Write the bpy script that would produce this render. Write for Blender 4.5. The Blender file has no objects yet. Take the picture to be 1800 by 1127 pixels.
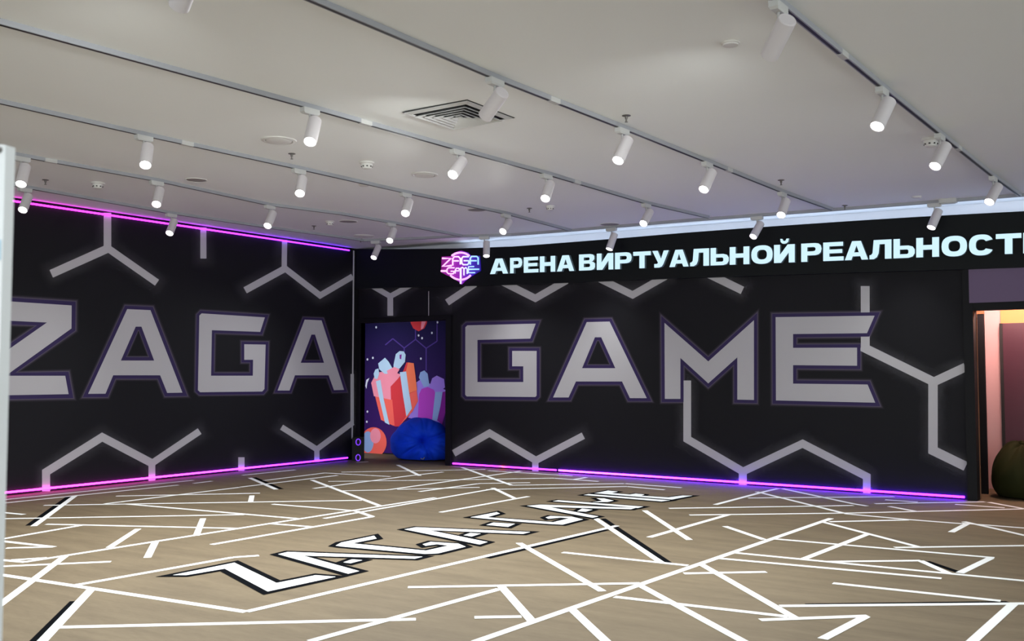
import bpy, bmesh, math, random
from mathutils import Vector, Matrix
from mathutils.geometry import tessellate_polygon

random.seed(7)
scene = bpy.context.scene
COL = scene.collection

# ------------------------------------------------------------------ camera
F_PX = 1730.0
PITCH = math.atan(91.5 / F_PX)
YAW = math.radians(34.24)
CAM_Z = 1.45
cam_d = bpy.data.cameras.new('camera')
cam_d.sensor_width = 36.0
cam_d.lens = F_PX / 1800.0 * 36.0
cam_d.clip_start = 0.02
cam_d.clip_end = 200
cam_d.dof.use_dof = True
cam_d.dof.focus_distance = 12.0
cam_d.dof.aperture_fstop = 5.0
cam = bpy.data.objects.new('camera', cam_d)
cam.location = (0, 0, CAM_Z)
cam.rotation_euler = (math.pi / 2 + PITCH, 0, YAW)
COL.objects.link(cam)
scene.camera = cam

# ------------------------------------------------------------------ world, exposure
W = bpy.data.worlds.new('world')
scene.world = W
W.use_nodes = True
bg = W.node_tree.nodes['Background']
bg.inputs[0].default_value = (0.90, 0.97, 1.0, 1)
bg.inputs[1].default_value = 3.1
vs = scene.view_settings
vs.view_transform = 'Standard'
vs.look = 'None'
vs.exposure = 0.0
vs.gamma = 1.0
vs.use_curve_mapping = False
scene.cycles.max_bounces = 6
scene.cycles.diffuse_bounces = 4
scene.cycles.glossy_bounces = 3
SPOT_W = 134.0

# ------------------------------------------------------------------ pixel to place
R_ = Vector((math.cos(YAW), math.sin(YAW), 0))
F_ = Vector((-math.sin(YAW), math.cos(YAW), 0))
Zv = Vector((0, 0, 1))
FWD = F_ * math.cos(PITCH) + Zv * math.sin(PITCH)
UPV = -F_ * math.sin(PITCH) + Zv * math.cos(PITCH)
CO = Vector((0, 0, CAM_Z))

def ray(px, py):
    return (FWD * F_PX + R_ * (px - 900.0) + UPV * (563.5 - py)).normalized()

def at_z(px, py, z):
    d = ray(px, py)
    return CO + d * ((z - CAM_Z) / d.z)

def at_x(px, py, x):
    d = ray(px, py)
    return CO + d * (x / d.x)

def at_y(px, py, y):
    d = ray(px, py)
    return CO + d * (y / d.y)

H = 3.54
KC = 0.0125                           # the ceiling drops slightly towards the right
YR = at_z(1200, 845.6, 0).y          # plane of the right wall
XL = at_z(300, 841.5, 0).x           # plane of the left wall
X1 = 7.0
Y0 = -6.0

def cz(x):
    return H - KC * (x - XL)

def at_c(px, py, drop=0.0):
    d = ray(px, py)                      # z = H - drop - KC (x - XL)
    return CO + d * ((H - drop + KC * XL - CAM_Z) / (d.z + KC * d.x))

# ------------------------------------------------------------------ materials
def srgb(r, g, b):
    def f(c):
        c /= 255.0
        return c / 12.92 if c <= 0.04045 else ((c + 0.055) / 1.055) ** 2.4
    return (f(r), f(g), f(b), 1)

MATS = {}
def mat(name, col, rough=0.6, spec=0.4, emit=None, estr=0.0, metal=0.0):
    m = bpy.data.materials.new(name)
    m.use_nodes = True
    b = m.node_tree.nodes['Principled BSDF']
    b.inputs['Base Color'].default_value = col
    b.inputs['Roughness'].default_value = rough
    b.inputs['Specular IOR Level'].default_value = spec
    b.inputs['Metallic'].default_value = metal
    if emit:
        b.inputs['Emission Color'].default_value = emit
        b.inputs['Emission Strength'].default_value = estr
    MATS[name] = m
    return m

def add_noise(m, scale, amt, stretch=(1, 1, 1), bump=0.0, bump_scale=None, detail=4):
    """multiply the base colour by a soft noise and add fine relief"""
    nt = m.node_tree
    b = nt.nodes['Principled BSDF']
    tc = nt.nodes.new('ShaderNodeTexCoord')
    mp = nt.nodes.new('ShaderNodeMapping')
    mp.inputs['Scale'].default_value = stretch
    nt.links.new(tc.outputs['Object'], mp.inputs[0])
    n = nt.nodes.new('ShaderNodeTexNoise')
    n.inputs['Scale'].default_value = scale
    n.inputs['Detail'].default_value = detail
    nt.links.new(mp.outputs[0], n.inputs['Vector'])
    c = b.inputs['Base Color'].default_value[:]
    mix = nt.nodes.new('ShaderNodeMix')
    mix.data_type = 'RGBA'
    mix.inputs['A'].default_value = tuple(x * (1 - amt) for x in c[:3]) + (1,)
    mix.inputs['B'].default_value = tuple(min(1, x * (1 + amt)) for x in c[:3]) + (1,)
    nt.links.new(n.outputs['Fac'], mix.inputs['Factor'])
    nt.links.new(mix.outputs['Result'], b.inputs['Base Color'])
    if bump:
        bp = nt.nodes.new('ShaderNodeBump')
        bp.inputs['Strength'].default_value = bump
        bp.inputs['Distance'].default_value = 0.02
        if bump_scale:
            n2 = nt.nodes.new('ShaderNodeTexNoise')
            n2.inputs['Scale'].default_value = bump_scale
            n2.inputs['Detail'].default_value = 3
            nt.links.new(mp.outputs[0], n2.inputs['Vector'])
            nt.links.new(n2.outputs['Fac'], bp.inputs['Height'])
        else:
            nt.links.new(n.outputs['Fac'], bp.inputs['Height'])
        nt.links.new(bp.outputs[0], b.inputs['Normal'])
    return m

M_ceil = add_noise(mat('ceiling_white', (0.84, 0.86, 0.84, 1), 0.6, 0.15), 0.7, 0.015)
M_white = mat('white_paint', (0.78, 0.78, 0.78, 1), 0.6)
M_banner = add_noise(mat('banner_black', (0.0052, 0.0048, 0.0072, 1), 0.65, 0.22), 0.8, 0.25, bump=0.35, bump_scale=2.2)
M_black = mat('black_paint', (0.0042, 0.004, 0.0055, 1), 0.6, 0.2)
M_fascia = mat('fascia_black', (0.003, 0.0042, 0.0050, 1), 0.6, 0.2)
M_print = mat('print_grey', (0.46, 0.445, 0.465, 1), 0.6, 0.3)
M_purple = mat('print_purple', (0.026, 0.014, 0.075, 1), 0.6, 0.3)
M_tape = add_noise(mat('tape_white', (0.80, 0.82, 0.82, 1), 0.6, 0.05), 9, 0.04)
M_btape = mat('tape_black', (0.006, 0.0065, 0.008, 1), 0.9, 0.0)
M_track = mat('track_grey', (0.33, 0.34, 0.365, 1), 0.4, 0.5)
M_slot = mat('slot_black', (0.008, 0.008, 0.010, 1), 0.5)
M_spot = mat('spot_white', (0.62, 0.585, 0.60, 1), 0.5, 0.4)
M_adapt = mat('adapter_white', (0.52, 0.52, 0.505, 1), 0.5, 0.4)
M_lens = mat('lamp_glow', (1, 1, 1, 1), 0.4, emit=(1.0, 0.985, 0.97, 1), estr=14.0)
M_dark = mat('dark_gap', (0.012, 0.012, 0.012, 1), 0.7)
M_metal = mat('dull_metal', (0.14, 0.13, 0.12, 1), 0.45, 0.5, metal=0.5)
M_grille = mat('grille_grey', (0.27, 0.255, 0.245, 1), 0.7)
M_pl = mat('plastic_white', (0.66, 0.65, 0.62, 1), 0.5)
M_vent = mat('vent_white', (0.50, 0.50, 0.49, 1), 0.5)
M_cove = mat('cove_led', (0.8, 0.9, 1, 1), 0.5, emit=(0.60, 0.72, 1.0, 1), estr=6.2)
M_letter = mat('letter_lit', (0.1, 0.12, 0.13, 1), 0.4, emit=(0.62, 0.88, 1.0, 1), estr=0.98)
M_lside = mat('letter_side', (0.10, 0.14, 0.16, 1), 0.5, emit=(0.35, 0.55, 0.62, 1), estr=0.05)

def floor_material():
    m = mat('floor_vinyl', (0.3, 0.25, 0.17, 1), 0.6, 0.05)
    nt = m.node_tree
    b = nt.nodes['Principled BSDF']
    tc = nt.nodes.new('ShaderNodeTexCoord')
    def noise(scale, stretch, detail=5, rot=0.0):
        mp = nt.nodes.new('ShaderNodeMapping')
        mp.inputs['Scale'].default_value = stretch
        mp.inputs['Rotation'].default_value = (0, 0, rot)
        nt.links.new(tc.outputs['Object'], mp.inputs[0])
        n = nt.nodes.new('ShaderNodeTexNoise')
        n.inputs['Scale'].default_value = scale
        n.inputs['Detail'].default_value = detail
        n.inputs['Roughness'].default_value = 0.6
        nt.links.new(mp.outputs[0], n.inputs['Vector'])
        return n
    big = noise(0.55, (1, 1, 1), 3)
    grain = noise(2.2, (0.55, 3.0, 1), 6, rot=-0.6)
    fine = noise(26, (0.5, 2.2, 1), 3, rot=-0.6)
    cr = nt.nodes.new('ShaderNodeValToRGB')
    cr.color_ramp.elements[0].position = 0.33
    cr.color_ramp.elements[0].color = (0.104, 0.077, 0.046, 1)
    cr.color_ramp.elements[1].position = 0.68
    cr.color_ramp.elements[1].color = (0.180, 0.139, 0.086, 1)
    add = nt.nodes.new('ShaderNodeMath'); add.operation = 'MULTIPLY_ADD'
    add.inputs[1].default_value = 0.5
    mul = nt.nodes.new('ShaderNodeMath'); mul.operation = 'MULTIPLY_ADD'
    mul.inputs[1].default_value = 0.30
    mul2 = nt.nodes.new('ShaderNodeMath'); mul2.operation = 'MULTIPLY'
    mul2.inputs[1].default_value = 0.20
    nt.links.new(fine.outputs['Fac'], mul2.inputs[0])
    nt.links.new(big.outputs['Fac'], mul.inputs[0])
    nt.links.new(mul2.outputs[0], mul.inputs[2])
    nt.links.new(grain.outputs['Fac'], add.inputs[0])
    nt.links.new(mul.outputs[0], add.inputs[2])
    nt.links.new(add.outputs[0], cr.inputs[0])
    nt.links.new(cr.outputs[0], b.inputs['Base Color'])
    bp = nt.nodes.new('ShaderNodeBump')
    bp.inputs['Strength'].default_value = 0.06
    bp.inputs['Distance'].default_value = 0.01
    nt.links.new(grain.outputs['Fac'], bp.inputs['Height'])
    nt.links.new(bp.outputs[0], b.inputs['Normal'])
    return m
M_floor = floor_material()

def alpha_print(name, col, under=None):
    """printed soft halo: ink that fades out with the vertex attribute 'fade'"""
    m = bpy.data.materials.new(name)
    m.use_nodes = True
    nt = m.node_tree
    b = nt.nodes['Principled BSDF']
    b.inputs['Base Color'].default_value = col
    b.inputs['Roughness'].default_value = 0.6
    at = nt.nodes.new('ShaderNodeAttribute')
    at.attribute_name = 'fade'
    pw = nt.nodes.new('ShaderNodeMath'); pw.operation = 'POWER'
    pw.inputs[1].default_value = 2.2
    nt.links.new(at.outputs['Fac'], pw.inputs[0])
    if under is None:
        nt.links.new(pw.outputs[0], b.inputs['Alpha'])
    else:
        b.inputs['Specular IOR Level'].default_value = 0.22
        mx = nt.nodes.new('ShaderNodeMix'); mx.data_type = 'RGBA'
        mx.inputs['A'].default_value = under
        mx.inputs['B'].default_value = col
        nt.links.new(pw.outputs[0], mx.inputs['Factor'])
        nt.links.new(mx.outputs['Result'], b.inputs['Base Color'])
    return m
M_halo = alpha_print('print_halo', (0.20, 0.16, 0.24, 1), under=(0.0052, 0.0048, 0.0072, 1))
M_halo2 = alpha_print('print_halo_soft', (0.10, 0.095, 0.115, 1))

def led_material(name, axis, a, b_, stops, strength):
    """light strip whose colour changes along its length (object coordinate axis from a to b)"""
    m = bpy.data.materials.new(name)
    m.use_nodes = True
    nt = m.node_tree
    b = nt.nodes['Principled BSDF']
    b.inputs['Base Color'].default_value = (0.05, 0.02, 0.08, 1)
    tc = nt.nodes.new('ShaderNodeTexCoord')
    sx = nt.nodes.new('ShaderNodeSeparateXYZ')
    nt.links.new(tc.outputs['Object'], sx.inputs[0])
    mr = nt.nodes.new('ShaderNodeMapRange')
    mr.inputs['From Min'].default_value = a
    mr.inputs['From Max'].default_value = b_
    nt.links.new(sx.outputs[axis], mr.inputs['Value'])
    cr = nt.nodes.new('ShaderNodeValToRGB')
    el = cr.color_ramp.elements
    el[0].position = stops[0][0]; el[0].color = stops[0][1]
    el[1].position = stops[-1][0]; el[1].color = stops[-1][1]
    for p, c in stops[1:-1]:
        e = el.new(p); e.color = c
    nt.links.new(mr.outputs[0], cr.inputs[0])
    nt.links.new(cr.outputs[0], b.inputs['Emission Color'])
    b.inputs['Emission Strength'].default_value = strength
    return m

# ------------------------------------------------------------------ object helpers
def link(o, parent=None):
    COL.objects.link(o)
    if parent is not None:
        o.parent = parent
        o.matrix_parent_inverse = parent_matrix(parent).inverted()
    return o

def parent_matrix(p):
    m = Matrix.LocRotScale(p.location, p.rotation_euler, p.scale)
    if p.parent is not None:
        return parent_matrix(p.parent) @ p.matrix_parent_inverse @ m
    return m

def mesh(name, verts, faces, m, parent=None, smooth=False, mats=None, fidx=None):
    me = bpy.data.meshes.new(name)
    me.from_pydata([tuple(v) for v in verts], [], faces)
    for mm in (mats or [m]):
        me.materials.append(mm)
    if fidx:
        for p, i in zip(me.polygons, fidx):
            p.material_index = i
    if smooth:
        for p in me.polygons:
            p.use_smooth = True
    me.update()
    bm = bmesh.new(); bm.from_mesh(me)
    bmesh.ops.recalc_face_normals(bm, faces=bm.faces)
    bm.to_mesh(me); bm.free()
    o = bpy.data.objects.new(name, me)
    return link(o, parent)

def tag(o, label, cat, group=None, kind=None):
    if label: o['label'] = label
    if cat: o['category'] = cat
    if group: o['group'] = group
    if kind: o['kind'] = kind
    return o

def struct(o, label=None):
    o['kind'] = 'structure'
    if label: o['label'] = label
    return o

def empty(name, loc, label=None, cat=None, group=None):
    o = bpy.data.objects.new(name, None)
    o.location = loc
    o.empty_display_size = 0.1
    COL.objects.link(o)
    if label: tag(o, label, cat, group)
    return o

BOXF = [(0, 1, 2, 3), (4, 7, 6, 5), (0, 4, 5, 1), (1, 5, 6, 2), (2, 6, 7, 3), (3, 7, 4, 0)]
def box(name, x0, x1, y0, y1, z0, z1, m, parent=None):
    v = [(x0, y0, z0), (x1, y0, z0), (x1, y1, z0), (x0, y1, z0),
         (x0, y0, z1), (x1, y0, z1), (x1, y1, z1), (x0, y1, z1)]
    return mesh(name, v, BOXF, m, parent)

def frame_axes(d):
    d = d.normalized()
    a = Vector((0, 0, 1)) if abs(d.z) < 0.9 else Vector((1, 0, 0))
    u = d.cross(a).normalized()
    return u, d.cross(u).normalized()

def lathe(name, base, axis, prof, m, parent=None, n=20, mats=None, midx=None, smooth=True):
    """surface of revolution: prof = [(distance along axis, radius)]"""
    axis = axis.normalized()
    u, w = frame_axes(axis)
    vs_, fs, fi = [], [], []
    for (t, r) in prof:
        for k in range(n):
            a = 2 * math.pi * k / n
            vs_.append(base + axis * t + (u * math.cos(a) + w * math.sin(a)) * max(r, 1e-5))
    for i in range(len(prof) - 1):
        for k in range(n):
            k2 = (k + 1) % n
            fs.append((i * n + k, i * n + k2, (i + 1) * n + k2, (i + 1) * n + k))
            fi.append(midx[i] if midx else 0)
    fs.append(tuple(range(n))); fi.append(midx[0] if midx else 0)
    fs.append(tuple((len(prof) - 1) * n + k for k in range(n))); fi.append(midx[-1] if midx else 0)
    o = mesh(name, vs_, fs, m, parent, smooth=False, mats=mats, fidx=fi)
    if smooth:
        for p in o.data.polygons:
            p.use_smooth = len(p.vertices) == 4
        try:
            o.data.set_sharp_from_angle(angle=0.7)
        except Exception:
            pass
    return o

def tube(name, pts, r, m, parent=None, n=8, closed=False, mats=None):
    vs_, fs = [], []
    N = len(pts)
    prevu = None
    for i, p in enumerate(pts):
        if closed:
            d = pts[(i + 1) % N] - pts[i - 1]
        else:
            d = pts[min(i + 1, N - 1)] - pts[max(i - 1, 0)]
        d.normalize()
        if prevu is None:
            u, w = frame_axes(d)
        else:
            u = (prevu - d * prevu.dot(d)).normalized()
            w = d.cross(u).normalized()
        prevu = u
        for k in range(n):
            a = 2 * math.pi * k / n
            vs_.append(p + (u * math.cos(a) + w * math.sin(a)) * r)
    for i in range(N if closed else N - 1):
        j = (i + 1) % N
        for k in range(n):
            k2 = (k + 1) % n
            fs.append((i * n + k, i * n + k2, j * n + k2, j * n + k))
    if not closed:
        fs.append(tuple(range(n)))
        fs.append(tuple((N - 1) * n + k for k in range(n)))
    return mesh(name, vs_, fs, m, parent, smooth=True)

# ---- flat work on planes
class Plane:
    def __init__(s, kind, val):
        s.kind, s.val = kind, val          # 'y' : y = val seen from -y ; 'x' : x = val seen from +x ; 'z' floor
    def hit(s, px, py, off=0.0):
        if s.kind == 'y': return at_y(px, py, s.val - off)
        if s.kind == 'x': return at_x(px, py, s.val + off)
        return at_z(px, py, s.val + off)
    def n(s):
        return {'y': Vector((0, -1, 0)), 'x': Vector((1, 0, 0)), 'z': Vector((0, 0, 1))}[s.kind]
    def two(s, p):
        return {'y': Vector((p.x, p.z, 0)), 'x': Vector((-p.y, p.z, 0)), 'z': Vector((p.x, p.y, 0))}[s.kind]

def prism(name, contours3, nrm, thick, m, parent=None, mats=None, two=None):
    """flat shape with holes given as 3D contours, thickened along -nrm"""
    tri = tessellate_polygon([[two(p) for p in c] for c in contours3])
    vs_ = [p for c in contours3 for p in c]
    n = len(vs_)
    allv = vs_ + [p - nrm * thick for p in vs_]
    fs = [tuple(t) for t in tri] + [tuple(reversed([i + n for i in t])) for t in tri]
    fi = [0] * len(tri) + [0] * len(tri)
    s = 0
    for c in contours3:
        k = len(c)
        for i in range(k):
            a, b = s + i, s + (i + 1) % k
            fs.append((a, b, b + n, a + n)); fi.append(1 if mats and len(mats) > 1 else 0)
        s += k
    return mesh(name, allv, fs, m, parent, mats=mats, fidx=fi)

def flat(name, contours_px, plane, off, thick, m, parent=None, mats=None):
    c3 = [[plane.hit(x, y, off) for (x, y) in c] for c in contours_px]
    return prism(name, c3, plane.n(), thick, m, parent, mats, plane.two)

def area2(c):
    return sum(c[i][0] * c[(i + 1) % len(c)][1] - c[(i + 1) % len(c)][0] * c[i][1] for i in range(len(c)))

def offset_poly(c, d, limit=2.6):
    """grow a closed contour by d (positive = outward for its own orientation)"""
    s = 1.0 if area2(c) > 0 else -1.0
    out = []
    N = len(c)
    for i in range(N):
        p0, p1, p2 = Vector(c[i - 1]), Vector(c[i]), Vector(c[(i + 1) % N])
        e1 = (p1 - p0); e2 = (p2 - p1)
        e1 = e1.normalized() if e1.length > 1e-9 else Vector((1, 0))
        e2 = e2.normalized() if e2.length > 1e-9 else e1
        n1 = Vector((e1.y, -e1.x)) * s
        n2 = Vector((e2.y, -e2.x)) * s
        b = n1 + n2
        if b.length < 1e-6: b = n1.copy()
        b.normalize()
        k = 1.0 / max(b.dot(n1), 1.0 / limit)
        q = p1 + b * d * k
        out.append((q.x, q.y))
    return out

def ring_fade(name, inner, outer, plane, off, f0, f1, m, parent):
    vs_, fs, fade = [], [], []
    for a, b in zip(inner, outer):
        n0 = len(vs_)
        k = len(a)
        vs_ += [plane.hit(x, y, off) for x, y in a] + [plane.hit(x, y, off) for x, y in b]
        fade += [f0] * k + [f1] * k
        for i in range(k):
            j = (i + 1) % k
            fs.append((n0 + i, n0 + j, n0 + k + j, n0 + k + i))
    o = mesh(name, vs_, fs, m, parent)
    at = o.data.attributes.new('fade', 'FLOAT', 'POINT')
    for i, f in enumerate(fade):
        at.data[i].value = f
    return o

# ================================================================== setting
floor = struct(mesh('floor', [(XL - 1.6, Y0, 0), (X1, Y0, 0), (X1, YR + 2.2, 0), (XL - 1.6, YR + 2.2, 0),
                              (XL - 1.6, Y0, -0.1), (X1, Y0, -0.1), (X1, YR + 2.2, -0.1), (XL - 1.6, YR + 2.2, -0.1)],
                    BOXF, M_floor), 'beige worn vinyl floor crossed by white tape lines')
def ceil_slab(name, x0, x1, y0, y1, m):
    v = [(x0, y0, cz(x0)), (x1, y0, cz(x1)), (x1, y1, cz(x1)), (x0, y1, cz(x0))]
    return mesh(name, v + [(a, b, c + .12) for a, b, c in v], BOXF, m)
ceiling = struct(ceil_slab('ceiling', XL - 0.2, X1, Y0, YR + 0.75, M_ceil))
wall_left = struct(box('wall_left', XL - 0.2, XL, Y0, YR, 0, H, M_black))

PR = Plane('y', YR)
PL = Plane('x', XL)
PF = Plane('z', 0.0)
PC = Plane('z', H)

def xr(px, py=800):           # x on the right wall at a pixel
    return at_y(px, py, YR).x
def zr(px, py):
    return at_y(px, py, YR).z

xo0, xo1 = at_y(641, 700, YR + 0.10).x, xr(787, 700)        # corner opening
xb0 = xr(796, 700)
xb1 = xr(1698, 700)                          # right end of the printed wall
xp1 = xr(1716.5, 750)                        # right edge of the post
zlin = zr(715, 565)
ztop = 2.64                                  # top of the low front wall (behind the fascia)
TH = 0.10
# front wall pieces
wr = struct(box('wall_right', xo1, xb1, YR, YR + TH, 0, ztop + 0.3, M_black))
struct(box('wall_corner', XL, xo0, YR, YR + TH, 0, ztop + 0.3, M_black))
struct(box('wall_over_opening', xo0, xo1, YR, YR + TH, zlin, ztop + 0.3, M_black))
# upper white wall set back behind the fascia, and its ledge
mesh_wu = [(XL, YR + .24, 2.77), (X1, YR + .24, 2.77), (X1, YR + .75, 2.77), (XL, YR + .75, 2.77), (XL, YR + .24, cz(XL)), (X1, YR + .24, cz(X1)), (X1, YR + .75, cz(X1)), (XL, YR + .75, cz(XL))]
struct(mesh('wall_upper', mesh_wu, BOXF, M_white))
struct(box('trim_1', XL, X1, YR + TH, YR + 0.62, 2.70, 2.76, M_black))

# doorway at the right end
door2 = struct(empty('door_2', (xp1, YR, 0)))
xd1 = xp1 + 1.25
zt0, zt1 = zr(1740, 532), zr(1740, 473)
zl0 = zr(1740, 545)
box('door_post', xb1, xp1, YR - 0.05, YR + TH + 0.03, 0, 2.72, M_black, door2)
box('door_post', xd1, xd1 + 0.14, YR - 0.05, YR + TH + 0.03, 0, 2.72, M_black, door2)
box('lintel', xp1, xd1, YR - 0.04, YR + TH + 0.03, zl0, zt0, M_black, door2)
M_mauve = mat('panel_mauve', (0.12, 0.075, 0.15, 1), 0.5)
tp = box('transom_panel', xp1 - 0.035, xd1, YR - 0.052, YR + TH, zt0, 2.72, M_mauve, door2)
struct(box('wall_right_end', xd1 + 0.14, X1, YR, YR + TH, 0, ztop + 0.3, M_black))
# small room behind that doorway
M_pink = add_noise(mat('wall_pink', (0.64, 0.41, 0.41, 1), 0.6), 1.2, 0.06)
M_maroon = mat('panel_maroon', (0.055, 0.013, 0.026, 1), 0.45)
yb = YR + 1.35
struct(box('wall_back_room', xr(1690, 700) - 0.6, xd1 + 0.8, yb, yb + 0.1, 0, 2.62, M_pink))
struct(box('wall_back_room_side', xd1 + 0.8, xd1 + 0.9, YR + TH, yb + 0.1, 0, 2.62, M_pink))
struct(box('wall_back_room_side', xr(1690, 700) - 0.7, xr(1690, 700) - 0.6, YR + TH, yb + 0.1, 0, 2.62, M_black))
struct(box('ceiling_back_room', xr(1690, 700) - 0.7, xd1 + 0.9, YR + TH, yb + 0.1, 2.62, 2.70, M_white))
# dark inner panel just inside, on the left
yi = YR + 0.72
dk0, dk1 = at_y(1690, 700, yi).x, at_y(1732.5, 700, yi).x
struct(box('wall_inner_black', dk0, dk1, yi, yi + 0.06, 0, at_y(1725, 552, yi).z, M_black))
M_brown = mat('jamb_brown', (0.16, 0.07, 0.03, 1), 0.5)
struct(box('trim_2', xp1, xp1 + 0.010, YR + TH + 0.03, YR + TH + 0.045, 0, zl0, M_brown))
struct(box('trim_3', dk0, dk1, yi - 0.01, yi + 0.07, at_y(1725, 552, yi).z, at_y(1725, 544, yi).z + 0.2, M_brown))
# maroon wardrobe-like door leaf in that room
ym = yb - 0.12
cab = empty('maroon_cabinet', (at_y(1766, 700, ym).x, ym, 0), 'tall maroon cabinet standing inside the pink lit doorway', 'cabinet')
cx0 = at_y(1765.5, 700, ym).x
cz1 = at_y(1780, 568, ym).z
box('gap_strip', cx0 - 0.035, cx0, ym - 0.01, ym + 0.11, 0, cz1, M_dark, cab)  # dark strip painted in place of the shaded gap beside the cabinet
box('door_panel', cx0, cx0 + 0.72, ym, ym + 0.11, 0.03, cz1, M_maroon, cab)
box('plinth', cx0, cx0 + 0.72, ym + 0.02, ym + 0.11, 0, 0.03, M_dark, cab)
struct(box('trim_4', cx0 - .03, cx0 + 1.2, yb - .05, yb, cz1 + .0, 2.62, mat('warm_light_orange', (0.62, 0.30, 0.10, 1), 0.6)))  # orange colour stands in for the warm light above the cabinet
# ceiling lamp of the back room
M_blamp = mat('back_lamp', (1, 0.8, 0.7, 1), 0.5, emit=(1.0, 0.52, 0.42, 1), estr=5)
bl = empty('ceiling_lamp', (cx0 + 0.15, YR + 0.42, 2.62), 'round warm ceiling lamp inside the pink lit doorway', 'lamp')
lathe('diffuser', Vector((cx0 + 0.15, YR + 0.42, 2.60)), Vector((0, 0, -1)), [(0, 0.13), (0.03, 0.12), (0.045, 0.08)], M_blamp, bl)
lathe('rim', Vector((cx0 + 0.15, YR + 0.42, 2.62)), Vector((0, 0, -1)), [(0, 0.15), (0.025, 0.15)], M_white, bl)
ld = bpy.data.lights.new('back_room_light', 'POINT'); ld.energy = 92; ld.color = (1.0, 0.62, 0.53); ld.shadow_soft_size = 0.1
lo = bpy.data.objects.new('back_room_light', ld); lo.location = (cx0 + 0.15, YR + 0.42, 2.40); COL.objects.link(lo); lo.parent = bl
lo.matrix_parent_inverse = Matrix.Translation(-Vector(bl.location))

# corner opening: frame and niche
door1 = struct(empty('door_1', (xo0, YR, 0)))
box('door_jamb', xo0 - 0.10, xo0, YR - 0.03, YR + TH, 0, zlin + 0.07, M_black, door1)
box('door_jamb', xo1, xb0, YR - 0.06, YR + TH + 0.05, 0, zlin + 0.07, M_black, door1)
box('lintel', xo0, xo1, YR - 0.03, YR + TH + 0.05, zlin, zlin + 0.07, M_black, door1)
yn = YR + 1.05
struct(box('wall_niche', XL - 1.4, xo1 + 1.2, yn, yn + 0.1, 0, 2.62, M_black))
struct(box('ceiling_niche', XL - 1.4, xo1 + 1.2, YR + TH, yn + 0.1, 2.62, 2.70, M_black))
struct(box('wall_niche_side', XL - 1.4, XL - 1.3, YR, yn, 0, 2.62, M_black))
struct(box('wall_niche_side', xo1 + 1.1, xo1 + 1.2, YR + TH, yn, 0, 2.62, M_black))

# ================================================================== fascia with the lit sign
YF = YR - 0.08
PFa = Plane('y', YF)
top_px = [(560, 438.5), (620, 438), (700, 438), (800, 437), (900, 433.5), (1000, 426), (1100, 418), (1200, 409.5), (1300, 402), (1400, 395), (1500, 388.3), (1600, 382), (1700, 376.5), (1800, 371.3), (1900, 366)]
bot_px = [(1900, 467), (1800, 470), (1711, 473), (1500, 479.3), (1200, 489), (900, 500.5), (625, 507.5), (560, 509)]
tp3 = [PFa.hit(*p) for p in top_px]
bp3 = [PFa.hit(*p) for p in bot_px]
for lst in (tp3, bp3):
    for p in lst:
        p.x = max(p.x, XL + 0.012)
        p.z = min(p.z, cz(p.x) - 0.004)
endx = max(tp3[-1].x, bp3[0].x)
dz_t = (tp3[-1].z - tp3[-3].z) / (tp3[-1].x - tp3[-3].x)
tp3.append(Vector((X1 - 1.5, YF, tp3[-1].z + 0.2 * dz_t)))
bp3.insert(0, Vector((X1 - 1.5, YF, bp3[0].z)))
fascia = empty('sign_fascia', (XL + 0.02, YF, 2.8), 'long black fascia board above the printed wall carrying the lit sign', 'fascia')
prism('board', [tp3 + bp3], Vector((0, -1, 0)), 0.08 + TH, M_fascia, fascia, two=PFa.two)
# light strip on the back edge of the fascia top, shining on the white wall above
lv, lf = [], []
for p in [q for q in tp3 if True]:
    if p.x < PFa.hit(735, 437).x: continue
    for (dy, dz) in ((0.12, 0.0), (0.165, 0.0), (0.165, 0.010), (0.12, 0.010)):
        lv.append((p.x, YF + dy, p.z + dz))
for i in range(len(lv) // 4 - 1):
    a = i * 4
    for k in range(4):
        lf.append((a + k, a + (k + 1) % 4, a + 4 + (k + 1) % 4, a + 4 + k))
mesh('cove_light_strip', lv, lf, M_cove, fascia)

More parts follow.
